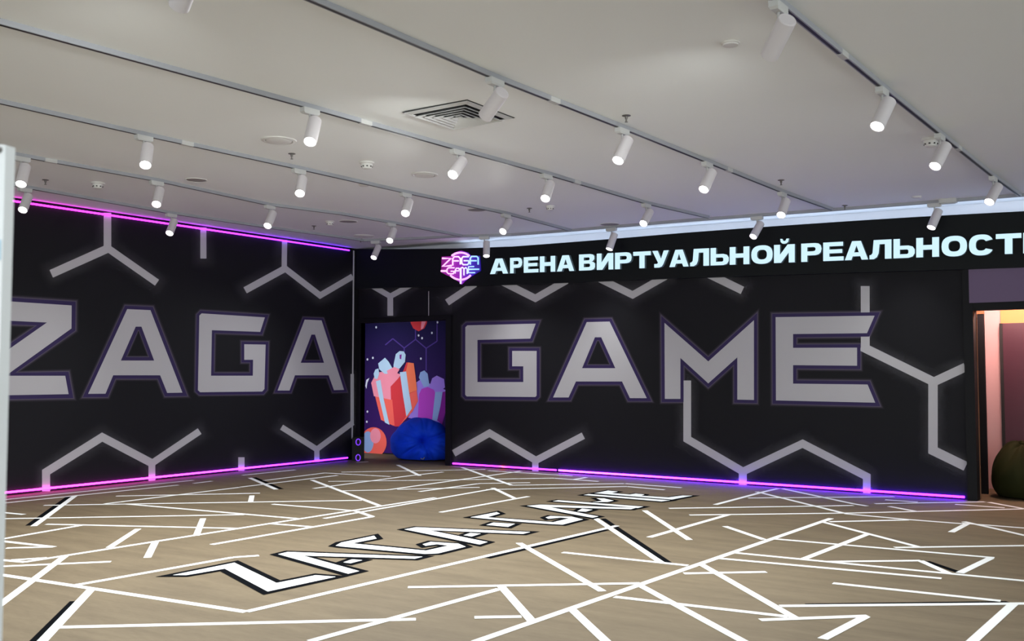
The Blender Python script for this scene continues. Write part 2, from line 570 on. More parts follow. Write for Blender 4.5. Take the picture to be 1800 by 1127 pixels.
# ---- glyphs in a unit box
def sup(cx, cy, rx, ry, n=28, e=2.5, a0=0, a1=2 * math.pi, rev=False):
    pts = []
    for i in range(n):
        a = a0 + (a1 - a0) * i / (n if abs(a1 - a0 - 2 * math.pi) < 1e-6 else n - 1)
        c, s = math.cos(a), math.sin(a)
        pts.append((cx + rx * math.copysign(abs(c) ** (2 / e), c), cy + ry * math.copysign(abs(s) ** (2 / e), s)))
    return pts[::-1] if rev else pts
II = [(0, 0), (0, 1), (.29, 1), (.29, .45), (.66, 1), (1, 1), (1, 0), (.71, 0), (.71, .55), (.34, 0)]
G = {
 'А': [[(0, 0), (.31, 1), (.69, 1), (1, 0), (.72, 0), (.66, .19), (.34, .19), (.28, 0)], [(.40, .40), (.60, .40), (.5, .76)]],
 'Р': [[(0, 0), (0, 1), (.68, 1), (.85, .97), (.96, .86), (1, .68), (.96, .49), (.85, .38), (.68, .34), (.3, .34), (.3, 0)],
       [(.3, .56), (.3, .79), (.6, .79), (.68, .76), (.71, .68), (.68, .59), (.6, .56)]],
 'Е': [[(0, 0), (0, 1), (.97, 1), (.97, .78), (.3, .78), (.3, .61), (.93, .61), (.93, .40), (.3, .40), (.3, .22), (1, .22), (1, 0)]],
 'Н': [[(0, 0), (0, 1), (.3, 1), (.3, .62), (.7, .62), (.7, 1), (1, 1), (1, 0), (.7, 0), (.7, .38), (.3, .38), (.3, 0)]],
 'В': [[(0, 0), (0, 1), (.7, 1), (.88, .96), (.96, .86), (.96, .68), (.86, .56), (.78, .53), (.9, .5), (1, .4), (1, .18), (.92, .05), (.74, 0)],
       [(.3, .62), (.3, .8), (.6, .8), (.66, .76), (.66, .66), (.6, .62)], [(.3, .2), (.3, .42), (.62, .42), (.69, .37), (.69, .25), (.62, .2)]],
 'И': [II],
 'Й': [II],
 'Т': [[(0, .76), (0, 1), (1, 1), (1, .76), (.65, .76), (.65, 0), (.35, 0), (.35, .76)]],
 'У': [[(0, 1), (.33, 1), (.53, .52), (.69, 1), (1, 1), (.68, .22), (.58, .06), (.42, 0), (.12, 0), (.12, .22), (.28, .22), (.35, .28)]],
 'Л': [[(0, 0), (0, .21), (.08, .23), (.14, .32), (.19, 1), (1, 1), (1, 0), (.7, 0), (.7, .77), (.46, .77), (.42, .3), (.34, .1), (.2, 0)]],
 'Ь': [[(0, 0), (0, 1), (.3, 1), (.3, .64), (.7, .64), (.9, .58), (1, .42), (1, .22), (.9, .06), (.7, 0)],
       [(.3, .2), (.3, .44), (.64, .44), (.7, .39), (.7, .25), (.64, .2)]],
 'О': [sup(.5, .5, .5, .52), sup(.5, .5, .23, .27, rev=True)],
 'С': [sup(.5, .5, .5, .52, 30, 2.5, 0.42, 2 * math.pi - 0.42) + sup(.5, .5, .22, .28, 24, 2.5, 2 * math.pi - 0.62, 0.62)],
}
sign = empty('lit_sign_lettering', (PFa.hit(1300, 450).x, YF, PFa.hit(1300, 450).z),
             'glowing white Cyrillic channel letters along the black fascia', 'sign')
LET = [('А', 861.3, 893), ('Р', 896.5, 918), ('Е', 920.6, 946.4), ('Н', 949, 976), ('А', 979, 1009.3), ('В', 1017.7, 1045.9),
       ('И', 1049, 1078), ('Р', 1081, 1110.5), ('Т', 1113, 1144), ('У', 1146.5, 1175.7), ('А', 1176.6, 1210.5), ('Л', 1213, 1246.4),
       ('Ь', 1249, 1281), ('Н', 1282.6, 1317.2), ('О', 1320.6, 1358.2), ('Й', 1360.5, 1397), ('Р', 1408.3, 1444.2), ('Е', 1447, 1483),
       ('А', 1485, 1526), ('Л', 1528.3, 1567), ('Ь', 1570.5, 1608), ('Н', 1610.5, 1650.6), ('О', 1655, 1699.8), ('С', 1703.2, 1746.2),
       ('Т', 1750.4, 1795.4), ('И', 1798.5, 1843)]
def sgy(x, v):
    b = 482 - .0390 * (x - 861); t = 454.6 - .0490 * (x - 875)
    return b + (t - b) * v
for ch, a, b in LET:
    cs = [[(a + (b - a) * u, sgy(a + (b - a) * u, v)) for u, v in c] for c in G[ch]]
    o = flat('letter', cs, PFa, 0.055, 0.05, M_letter, sign, mats=[M_letter, M_lside])
    if ch == 'Й':
        br = [(.30, 1.32), (.40, 1.32), (.44, 1.22), (.5, 1.19), (.56, 1.22), (.60, 1.32), (.72, 1.32), (.69, 1.15), (.6, 1.06), (.5, 1.04), (.4, 1.06), (.32, 1.15)]
        flat('letter_mark', [[(a + (b - a) * (u + .0), sgy(a + (b - a) * u, v)) for u, v in br]], PFa, 0.055, 0.05, M_letter, o, mats=[M_letter, M_lside])

# ---- round neon logo
logo = empty('neon_logo', tuple(PFa.hit(810, 470)), 'round pink and blue neon logo left of the lit white lettering', 'neon sign')
def lp(x, y): return (740 + x / 11.25, 420 + y / 11.25)
lx0, lx1 = PFa.hit(*lp(400, 500)).x, PFa.hit(*lp(1160, 500)).x
def grad(name, stops, strength):
    return led_material(name, 'X', lx0, lx1, stops, strength)
M_neon = grad('neon_tube', [(0, (1, .45, .85, 1)), (.3, (1, .5, 1, 1)), (.62, (.72, .62, 1, 1)), (.85, (.35, .6, 1, 1)), (1, (.25, .55, 1, 1))], 1.5)
M_nring = grad('neon_ring', [(0, (1, .45, .9, 1)), (.5, (1, .45, 1, 1)), (1, (.8, .4, 1, 1))], 1.4)
M_nback = grad('neon_back', [(0, (.30, .0, .22, 1)), (.3, (.62, .01, .62, 1)), (.55, (.45, .01, .75, 1)), (.78, (.06, .0, .85, 1)), (1, (.02, .01, .45, 1))], 0.55)
backpoly = [(405, 350), (600, 345), (660, 270), (790, 232), (920, 270), (970, 330), (1150, 335), (1165, 500), (1170, 630), (1060, 695), (960, 755), (850, 840), (795, 900), (750, 850), (600, 755), (500, 715), (395, 660), (400, 560)]
flat('backing', [[lp(*p) for p in backpoly]], PFa, 0.03, 0.025, M_nback, logo)
def neon(name, pts, r=0.0125, m=M_neon, closed=False):
    return tube(name, [PFa.hit(*lp(*p), 0.05) for p in pts], r, m, logo, 6, closed)
neon('letter_tube', [(425, 385), (592, 385), (425, 545), (600, 530)], 0.017)
neon('letter_tube', [(628, 525), (628, 395), (658, 352), (740, 352), (778, 390), (778, 505)])
neon('letter_tube', [(640, 435), (742, 435)])
neon('letter_tube', [(940, 352), (832, 352), (806, 385), (806, 480), (835, 510), (920, 510), (945, 480), (945, 432), (850, 432)])
neon('letter_tube', [(974, 508), (974, 388), (1000, 347), (1100, 347), (1130, 372), (1130, 508)])
neon('letter_tube', [(990, 432), (1095, 432)])
neon('bar_tube', [(400, 635), (500, 635)], 0.017)
neon('letter_tube', [(660, 572), (540, 572), (515, 602), (515, 662), (545, 690), (640, 690), (652, 640), (592, 640)], 0.011)
neon('letter_tube', [(672, 685), (678, 620), (700, 580), (745, 580), (762, 610)], 0.011)
neon('letter_tube', [(690, 632), (752, 632)], 0.010)
neon('pointer_tube', [(785, 575), (785, 890)], 0.0145)
neon('letter_tube', [(790, 580), (822, 562), (850, 592), (850, 722)], 0.011)
neon('letter_tube', [(852, 592), (888, 566), (914, 600), (914, 692)], 0.011)
neon('letter_tube', [(1045, 547), (940, 550), (937, 668), (1065, 668)], 0.011)
neon('bar_tube', [(945, 603), (1145, 600)], 0.0125)
def arc(a0, a1, n=16, cx=782, cy=540, r=268):
    return [(cx + r * math.cos(a), cy - r * math.sin(a)) for a in [math.radians(a0 + (a1 - a0) * i / (n - 1)) for i in range(n)]]
neon('ring_tube', arc(50, 130), 0.016, M_nring)
neon('ring_tube', arc(222, 318), 0.016, M_nring)

# ================================================================== printed banners
def banner_halo(strokes_parent, poly, plane):
    pass
yb_l = at_x(620.5, 600, XL).y
zt_l = 3.47
ban_l = empty('wall_banner', (XL, 6, 0), 'black printed fabric banner with big grey letters on the left wall', 'banner')
box('fabric', XL, XL + 0.012, -3.0, yb_l, 0.03, H - 0.02, M_banner, ban_l)
box('edge_strip', XL + 0.012, XL + 0.016, yb_l - 0.03, yb_l, 0.35, H - 0.04, M_print, ban_l)
ban_r = empty('wall_banner', (xb0 + 4, YR, 0), 'black printed fabric banner with big grey letters below the lit sign', 'banner')
box('fabric', xb0 - 0.005, xb1 + 0.002, YR - 0.012, YR, 0.03, 2.92, M_banner, ban_r)
ban_c = empty('wall_banner', ((xo0 + xo1) / 2, YR, 2.3), 'small printed panel over the corner opening with a grey fork shape', 'banner')
box('fabric', XL + 0.03, xb0 - 0.012, YR - 0.008, YR, zlin + 0.08, 2.94, M_banner, ban_c)

def letter(polys, plane, parent, base, W_=5.6):
    """grey printed letter with purple outline and soft halo"""
    outer, holes = polys[0], polys[1:]
    letter.n += 1
    hz = base + 0.0006 + 0.00008 * (letter.n % 4)
    k_ = W_ / 5.6
    o = flat('letter', polys, plane, base + 0.004, 0.0015, M_print, parent)
    oo = offset_poly(outer, W_)
    hh = [offset_poly(h, -W_) for h in holes]
    flat('outline', [oo] + hh, plane, base + 0.0025, 0.001, M_purple, o)
    inner = [oo] + hh
    outr = [offset_poly(outer, W_ + 1.6 * k_)] + [offset_poly(h, -W_ - 1.2 * k_) for h in holes]
    out2 = [offset_poly(outer, W_ + 5.2 * k_)] + [offset_poly(h, -W_ - 3.4 * k_) for h in holes]
    ring_fade('halo', inner, outr, plane, hz, 0.78, 0.50, M_halo, o)
    ring_fade('halo', outr, out2, plane, hz, 0.50, 0.0, M_halo, o)
    return o

letter.n = 0

def stripe(pts, w, plane, parent, base, ext=0.0, halo=True):
    """printed grey bar (hexagon line) through pixel points, mitred at bends"""
    P = [Vector(p) for p in pts]
    L, Rr = [], []
    N = len(P)
    for i in range(N):
        if i == 0: d = (P[1] - P[0]).normalized(); k = 1
        elif i == N - 1: d = (P[-1] - P[-2]).normalized(); k = 1
        else:
            d1 = (P[i] - P[i - 1]).normalized(); d2 = (P[i + 1] - P[i]).normalized()
            d = (d1 + d2).normalized(); k = 1 / max(0.35, d.dot(d1))
        n = Vector((-d.y, d.x))
        L.append(P[i] + n * w / 2 * k); Rr.append(P[i] - n * w / 2 * k)
    c = [(p.x, p.y) for p in L] + [(p.x, p.y) for p in reversed(Rr)]
    stripe.n += 1
    dz = 0.0002 * (stripe.n % 5)
    o = flat('hexagon_line', [c], plane, base + 0.0012 + dz, 0.0004, M_print, parent)
    if halo:
        ring_fade('halo', [c], [offset_poly(c, 22, 1.6)], plane, base + 0.0004, 0.60, 0.0, M_halo2, o)
    return o
stripe.n = 0

BL = 0.012
Lz = [[(-24, 527.3), (126, 537), (125.6, 577.5), (10, 660.7), (114.7, 660.7), (120.6, 693), (-24, 695.6), (-24, 641), (10, 618), (82.6, 567), (-24, 562)]]
La = [[(223.7, 543.5), (264.5, 545.3), (320.6, 690.3), (294, 690.8), (281.6, 659.8), (199, 659.8), (185.5, 692.2), (155, 692.4)],
      [(238.6, 574.3), (248.7, 574.3), (271, 633.9), (212.5, 633.9)]]
Lg = [[(354.4, 551), (465.6, 558), (457.4, 583.5), (372.5, 580.5), (371, 660.6), (444.5, 660.6), (445, 632.6), (429.4, 632.6), (429.4, 605.3), (467, 605.8), (464.8, 684), (461, 688.3), (352, 689.6), (348, 686), (350.5, 555)]]
La2 = [[(535.7, 562), (565.3, 563.3), (604.8, 685.4), (587.2, 686), (577.7, 659.8), (518.5, 659.8), (509, 686.6), (488, 686.6)],
       [(547.5, 588.3), (553.8, 588.3), (569.7, 637.9), (528.6, 637.9)]]
for p, w in ((Lz, 7.0), (La, 6.0), (Lg, 4.8), (La2, 4.0)): letter(p, PL, ban_l, BL, w)
Rg = [[(821.5, 572), (941.7, 569), (932, 595.3), (839.2, 597.6), (839.2, 671.7), (919.8, 671.7), (919.8, 644), (900.3, 644), (900.3, 617), (943.2, 617), (943.2, 695.5), (940.8, 698), (820.5, 697), (817.7, 694.2), (818, 575.3)]]
Ra = [[(1031.4, 566.3), (1071.5, 565.4), (1136.8, 700), (1107.3, 700), (1093.4, 670.7), (1012.3, 670.7), (999.4, 698.8), (972.2, 698.8)],
      [(1045.7, 593), (1056.8, 593), (1081.6, 647.3), (1023.2, 647.3)]]
Rm = [[(1168, 567.7), (1245, 635.4), (1325.2, 563), (1325.2, 703.2), (1296, 702.6), (1296, 628.2), (1245, 674), (1196, 629.3), (1196, 701.3), (1168.7, 701.3)]]
Re = [[(1363.4, 557.6), (1537.4, 555), (1524, 585.8), (1394, 587.3), (1394, 611.6), (1506.5, 611.2), (1506.5, 643), (1394, 642), (1394, 674.5), (1525, 676), (1538.4, 708), (1364, 704)]]
for p, w in ((Rg, 5.2), (Ra, 5.3), (Rm, 5.6), (Re, 6.0)): letter(p, PR, ban_r, BL, w)

for pts, w in [([(188.9, 374), (188.9, 440)], 13.2), ([(189.5, 437), (90.2, 481.4)], 14.5), ([(187.5, 435), (276, 497)], 12.5),
               ([(357.5, 400), (357.5, 454.5)], 10.6), ([(500.3, 422), (499.5, 475)], 9.2), ([(500.5, 472.5), (431, 510.4)], 12),
               ([(498.5, 470), (562.7, 519.5), (620, 486)], 10.5),
               ([(81, 864), (81, 830), (179.6, 768.5), (267.3, 814.5)], 14), ([(267, 812), (267, 846)], 12), ([(264, 816.5), (351, 758)], 11.8),
               ([(424.3, 804), (424.3, 828)], 11), ([(495, 751), (557, 790)], 10), ([(557, 787), (557, 812)], 9), ([(554, 792), (620.4, 743)], 9.5),
               ([(619.2, 657.5), (619.0, 746)], 6.0)]:
    stripe(pts, w, PL, ban_l, BL)
for pts, w in [([(881, 494.5), (941, 524.5), (996, 493)], 12.5), ([(1050, 488), (1112, 518.5), (1172, 484.5)], 12.5), ([(785.8, 531.8), (835, 499)], 12),
               ([(1245, 481.5), (1305, 510.6)], 14), ([(1520.8, 503), (1521, 610)], 15.5), ([(1514, 609), (1642, 671.7)], 15.5),
               ([(1636, 674), (1697, 645.5)], 15.5), ([(1640, 668), (1640, 792), (1697.5, 820)], 16.5),
               ([(797.5, 797), (860.5, 761.5), (941.3, 809)], 12.5), ([(941, 808), (941, 829)], 11), ([(938, 811.5), (1025.3, 766)], 12.3),
               ([(1208, 669), (1208, 772), (1306, 829), (1410.8, 780), (1523.6, 838), (1523.6, 868)], 13.5), ([(1305.7, 826), (1305.7, 853)], 14)]:
    stripe(pts, w, PR, ban_r, BL)
for pts, w in [([(650, 500), (686, 521)], 9.5), ([(686, 521), (724, 500)], 9.5), ([(686, 519), (686, 555)], 10)]:
    stripe(pts, w, PR, ban_c, 0.008)
flat('seam', [[(753, 512), (754, 512), (754, 555), (753, 555)]], PR, 0.0105, 0.001, M_print, ban_c)

# ================================================================== light strips
def led_strip(name, p0, p1, r, m, label, nseg=24):
    pts = [p0.lerp(p1, i / nseg) for i in range(nseg + 1)]
    o = tube(name, pts, r, m, None, 8)
    return tag(o, label, 'led strip')
PINK = (1.0, 0.02, 0.60, 1); MAG = (0.42, 0.018, 1.0, 1); VIO = (0.36, 0.06, 1.0, 1); RED = (1.0, 0.05, 0.1, 1)
def led_pts(plane, a, b, off):
    return plane.hit(*a, off), plane.hit(*b, off)
p0, p1 = led_pts(PL, (-60, 873.2), (611, 804.8), 0.03)
m_led = led_material('led_left_bottom', 'Y', p0.y, p1.y, [(0, PINK), (.35, (0.8, .02, .75, 1)), (.62, MAG), (.85, (.18, .010, 1, 1)), (1, (.15, .009, 1, 1))], 15)
led_strip('led_strip', p0, p1, 0.012, m_led, 'magenta to violet light strip along the foot of the left wall')
p0, p1 = led_pts(PL, (-60, 341.2), (614, 440.2), 0.035)
m_led = led_material('led_left_top', 'Y', p0.y, p1.y, [(0, (.9, .02, .6, 1)), (.35, (.6, .02, .8, 1)), (.7, (.3, .02, 1, 1)), (.88, (.16, .016, 1, 1)), (1, (.15, .016, 1, 1))], 7)
led_strip('led_strip', p0, p1, 0.012, m_led, 'magenta light strip under the ceiling along the left wall')
p0, p1 = led_pts(PR, (796, 814.8), (978, 826.6), 0.03)
m_led = led_material('led_right_a', 'X', p0.x, p1.x, [(0, MAG), (.45, MAG), (.5, RED), (.55, MAG), (1, (.28, .018, 1, 1))], 9)
led_strip('led_strip', p0, p1, 0.012, m_led, 'short violet light strip at the foot of the wall beside the corner opening')
p0, p1 = led_pts(PR, (982, 826.9), (1695.5, 874.0), 0.03)
m_led = led_material('led_right_b', 'X', p0.x, p1.x, [(0, (.26, .014, 1, 1)), (.35, (.15, .007, 1, 1)), (.7, (.12, .005, 1, 1)), (1, (.12, .004, 1, 1))], 44)
led_strip('led_strip', p0, p1, 0.012, m_led, 'long violet light strip at the foot of the wall under the letters')

# ================================================================== floor tape
TAPE = [
 (-20, 952, 150, 922.5), (-20, 949, 95, 961.8), (11, 963.7, 95, 961.5), (-20, 983, 46, 988.5), (19, 985, 82, 981), (42, 988.5, 765, 875),
 (-20, 997, 195, 987.7), (-40, 1093, 114, 978), (-20, 1007.5, 433, 1076), (129, 1029.6, 300, 999.6), (300, 999.6, 410, 980), (410, 980, 455, 977), (160, 1036.6, 72, 1130),
 (107, 1103, 731, 1089), (243, 930, 192, 963), (273, 953, 259, 980.7), (372, 957.6, 655, 908.6), (626, 898.7, 655, 908.6), (357, 911.7, 345, 942),
 (81, 921.8, 421, 929.3), (-10, 912.5, 430, 905), (222.6, 886.4, 526, 912.3), (77, 888.7, 636, 879.8), (184, 886, 421, 857), (423, 856.5, 593, 836), (204, 872.4, 457, 867.3),
 (-10, 880.6, 340, 844.5), (-10, 886.4, 313.5, 853), (340.5, 850, 372.5, 846), (426, 835.8, 519, 826.3), (439, 840.3, 485.5, 860.6), (464, 845, 572, 831.6),
 (600, 830.2, 853, 825.6), (570, 831.7, 686, 838), (548, 844, 669, 890), (551, 859, 725, 836), (725, 836, 779, 830), (577, 846.6, 790, 844), (790, 844, 974, 840.8), (600, 863.2, 683, 861.4), (683, 861.2, 916, 828.5),
 (698, 860.6, 843, 857), (737, 864.5, 841, 850.5), (841, 850.3, 932, 848.8), (699, 817.6, 738, 836.5), (627, 813.3, 647, 812), (812, 822, 900, 853.5), (858, 827.7, 1006, 837), (866, 858, 906, 877),
 (774, 901, 929, 873), (855, 861, 1102, 855.5), (900, 853.3, 1097, 850.5), (1006, 843.7, 1031, 839.5), (974, 841, 1052, 846.6), (1099, 850.5, 1198, 857.7), (1102, 855.6, 1168, 861.4),
 (1176, 894, 1500, 889), (1133, 897.7, 1212, 949.5), (1141, 945, 1281, 905), (1212, 905.8, 1500, 902.2), (1500, 902.2, 1800, 895), (1257, 887.6, 1340, 865.6), (1340, 865.6, 1368, 859),
 (1330, 864.8, 1485, 903), (1485, 903.5, 1596, 913.7), (1596, 913.7, 1690, 921), (1690, 920, 1810, 929.5), (1375, 859.4, 1500, 886), (1500, 886, 1524, 890), (1315, 875.8, 1572, 873.7),
 (1556, 879, 1613, 883), (1538, 885.9, 1731, 882.5), (1563, 890.6, 1610, 899.4), (1679, 887, 1766, 893), (1738, 883.3, 1810, 896.5), (1458, 917.6, 1596, 914.5), (1700, 921, 1672, 936), (1694, 917.4, 1751, 930), (1751, 930, 1815, 945),
 (1461, 911.7, 835, 1129), (1446, 918, 1615, 962), (1572.5, 963, 1810, 959.5), (1274, 925.5, 1343, 949), (1357, 947.5, 1748, 981), (1741, 981.6, 1687, 1007.8), (1524.5, 939.6, 1413, 983),
 (1289, 972, 1666, 1008.6), (1666, 1008.6, 1815, 1023), (1263, 982, 1655, 1017.4), (1453.5, 988, 1619, 986), (1617, 986, 1668, 1008.6), (1231.5, 992, 1397.5, 1087), (1202, 1008.7, 1347, 1006),
 (1464, 1025.8, 1759, 1057), (1371, 1066, 1815, 1061.5), (1781.5, 1062, 1707, 1130), (1336, 1090.5, 1526, 1083.5), (1522, 1084, 1446, 1124), (1080, 1049.8, 1385, 1084.7),
 (1122, 1028, 1310, 1130), (717, 1033, 1125.5, 1026), (545, 1128, 878, 1036), (881, 1031.4, 935, 1092.6), (834, 1086, 916.6, 1084.7), (1005, 1071.6, 1067, 1130), (989, 971.6, 1209, 994.7),
 (912, 955, 1059, 1040), (1047, 912, 1162, 989.4), (433, 1076, 1085, 924.6), (131.5, 872.4, 59, 925.5), (-20, 899, 42, 905), (443, 871.5, 440.5, 882.5), (479, 886.7, 624, 898.5), (570, 912, 866, 860), (475, 921, 553, 927)]
BTAPE = [(131, 1057, 58, 1130), (121, 873, 50, 924), (447, 839.5, 495, 860), (857, 981.5, 1068, 931.5), (1060, 912, 1175, 989.4), (1629, 987, 1689, 1007.5), (1417, 1063.2, 1773, 1058.8)]
def tape(x0, y0, x1, y1, w, m, z, name='tape_strip'):
    a, b = at_z(x0, y0, 0), at_z(x1, y1, 0)
    d = (b - a); d.z = 0; d.normalize()
    n = Vector((-d.y, d.x, 0)) * w / 2
    v = [a - n, b - n, b + n, a + n]
    vs_ = [Vector((p.x, p.y, z)) for p in v] + [Vector((p.x, p.y, z - 0.0006)) for p in v]
    return mesh(name, vs_, BOXF, m, floor)
for i, t in enumerate(BTAPE):
    o = tape(*t, 0.056, M_btape, 0.0010 + 0.00002 * i, 'black_tape_strip')
for i, t in enumerate(TAPE):
    tape(*t, 0.058, M_tape, 0.0014 + 0.000012 * i)

FL = {
 'Z': [[(304, 1011.8), (412, 990), (486, 1025.8), (555, 1012), (590, 1014.8), (470.5, 1040.7), (395, 1000.5), (328, 1011.8)]],
 'A': [[(489, 975), (506, 971), (743, 979.5), (729, 983), (532.5, 977.5), (631.5, 1004.8), (612, 1009.5)]],
 'Ab': [[(603.5, 989.4), (619, 984), (637, 985.6), (616, 991)]],
 'G': [[(657.7, 942.6), (662, 947.5), (619, 956), (748.6, 968.8), (788, 960), (768, 957.5), (748, 960.3), (743, 957.5), (757, 953.4), (806, 956.5), (818.5, 961.8), (769.6, 973.7), (747, 974.6), (600, 961.5), (590, 960), (600, 954.5)]],
 'A2': [[(711, 931.3), (731, 927.6), (932, 936), (919.5, 939.3), (754, 932.7), (857, 953.6), (843, 958)]],
 'A2b': [[(815, 941.6), (827, 937.6), (845, 939), (829, 944)]],
 '-': [[(855, 923.5), (867, 919.4), (905, 921.7), (893, 927)]],
 'G2': [[(827, 910), (873, 901), (879, 903.5), (856, 910), (972.5, 918.7), (1001, 911.8), (985, 910.7), (964, 912.8), (959, 910.4), (967.5, 907.8), (1004.6, 909), (1025, 913.7), (989, 923), (967.5, 922), (900, 917)]],
 'A3': [[(926, 889.9), (950, 887.8), (1117.5, 893.5), (1109, 896), (966, 892), (1052, 908.6), (1041.6, 911)]],
 'A3b': [[(1014.7, 899.6), (1023, 894.8), (1041.6, 896.8), (1030, 900.2)]],
 'M': [[(971.7, 881.8), (981, 880), (1131, 891.3), (1121, 893.7)]],
 'M2': [[(1041.6, 883.3), (1058.5, 881), (1048.4, 876.6), (1062, 876.8), (1078.8, 880.8), (1068, 883.2)]],
 'M3': [[(1025.6, 870.9), (1035, 869.2), (1178, 880.3), (1163, 882.3)]],
 'E': [[(1045, 867.7), (1068.6, 863), (1086, 864.8), (1075, 867.3), (1107, 870), (1117.5, 868.3), (1132.7, 869.8), (1127.6, 872.2), (1175, 875), (1200, 871.6), (1217, 872.2), (1181, 879)]],
}
kk = 0
for k, polys in FL.items():
    c3 = [at_z(x, y, 0) for x, y in polys[0]]
    c2 = [(p.x, p.y) for p in c3]
    w = 0.055
    z = 0.0034 + 0.00008 * kk
    o = prism('tape_letter', [[Vector((x, y, z)) for x, y in c2]], Vector((0, 0, 1)), 0.0006, M_tape, floor, two=PF.two)
    ob = offset_poly(c2, w, 2.2)
    prism('tape_border', [[Vector((x, y, 0.0029 - 0.00002 * kk)) for x, y in ob]], Vector((0, 0, 1)), 0.0006, M_btape, o, two=PF.two)
    kk += 1

# ================================================================== ceiling tracks and spotlights
TD = 0.034                 # drop of the track's lower face below the ceiling
def tz(x): return cz(x) - TD
def track_pts(px, back=None):
    pts = [at_c(x, y, TD - .006) for x, y in px]
    if back is not None:
        d = (pts[0] - pts[1]).normalized()
        p = pts[0].copy()
        t = (back - p.y) / d.y if abs(d.y) > 1e-3 else 0
        if t > 0: pts.insert(0, Vector((p.x + d.x * t * 0.25, back, p.z)))
    return [Vector((p.x, p.y, 0)) for p in pts]

def sweep(name, pts, prof, m, parent):
    """prof: list of (side offset, z) closed loop"""
    vs_, fs = [], []
    N, K = len(pts), len(prof)
    for i, p in enumerate(pts):
        if i == 0: d = (pts[1] - pts[0]).normalized()
        elif i == N - 1: d = (pts[-1] - pts[-2]).normalized()
        else: d = ((pts[i] - pts[i - 1]).normalized() + (pts[i + 1] - pts[i]).normalized()).normalized()
        n = Vector((-d.y, d.x, 0))
        for s, z in prof: vs_.append(Vector((p.x, p.y, 0)) + n * s + Vector((0, 0, cz(p.x) + z)))
    for i in range(N - 1):
        for k in range(K):
            fs.append((i * K + k, i * K + (k + 1) % K, (i + 1) * K + (k + 1) % K, (i + 1) * K + k))
    fs.append(tuple(range(K))); fs.append(tuple((N - 1) * K + k for k in range(K)))
    return mesh(name, vs_, fs, m, parent)

def make_track(label, px, back, connectors=()):
    pts = track_pts(px, back)
    t = empty('ceiling_track', (pts[-1].x, pts[-1].y, cz(pts[-1].x)), label, 'lighting track', 'ceiling lighting tracks')
    sweep('rail', pts, [(-.019, -TD), (-.019, 0), (.019, 0), (.019, -TD)], M_track, t)
    sweep('slot', pts, [(-.010, -TD - .0012), (-.010, -TD + .004), (.010, -TD + .004), (.010, -TD - .0012)], M_slot, t)
    for (x, y) in connectors:
        c = at_c(x, y, TD)
        i = min(range(len(pts) - 1), key=lambda k: (pts[k].lerp(pts[k + 1], .5) - Vector((c.x, c.y, 0))).length)
        d = (pts[i + 1] - pts[i]).normalized()
        sg = pts[i] + d * (Vector((c.x, c.y, 0)) - pts[i]).dot(d)
        sweep('connector', [sg - d * .06, sg + d * .06], [(-.0195, -TD - .004), (-.0195, -.002), (.0195, -.002), (.0195, -TD - .004)], M_adapt, t)
    return t, pts

TR = {}
TR['R'] = make_track('rightmost lighting track running to the sign wall', [(1368, 5), (1551, 155), (1652, 236), (1745, 310), (1793, 344)], -4.5, [(1483, 99), (1685, 263)])
TR['A'] = make_track('lighting track passing above the square air vent', [(545, 0), (870, 138), (1095, 226), (1243, 285), (1375, 338), (1462, 369)], -4.5, [(978, 179), (1283, 301)])
TR['B'] = make_track('lighting track passing just left of the square air vent', [(0, 42), (265, 114), (545, 190), (804, 263), (960, 306), (1136, 358), (1245, 383)], -1.5, [(645, 218), (1020, 322)])
TR['C'] = make_track('middle left lighting track with four spotlights', [(0, 181), (249, 237), (525, 297), (713, 339), (889, 376), (1003, 406)], 1.0, [(335, 254)])
TR['D'] = make_track('second lighting track from the left wall', [(15, 271), (275, 318), (474, 361), (600, 377), (687, 392), (810, 415.5)], 3.0, [(95, 284)])
TR['E'] = make_track('lighting track closest to the left wall', [(10, 324), (50, 331), (301, 375.5), (480, 402), (600, 418), (640, 424)], 4.0)
TR['X'] = make_track('lighting track running along the top of the black fascia', [(640, 424), (738, 420), (809, 416.5), (900, 414), (1001, 406.5), (1200, 389.5), (1500, 367.5), (1800, 344.5), (1900, 337)], None)

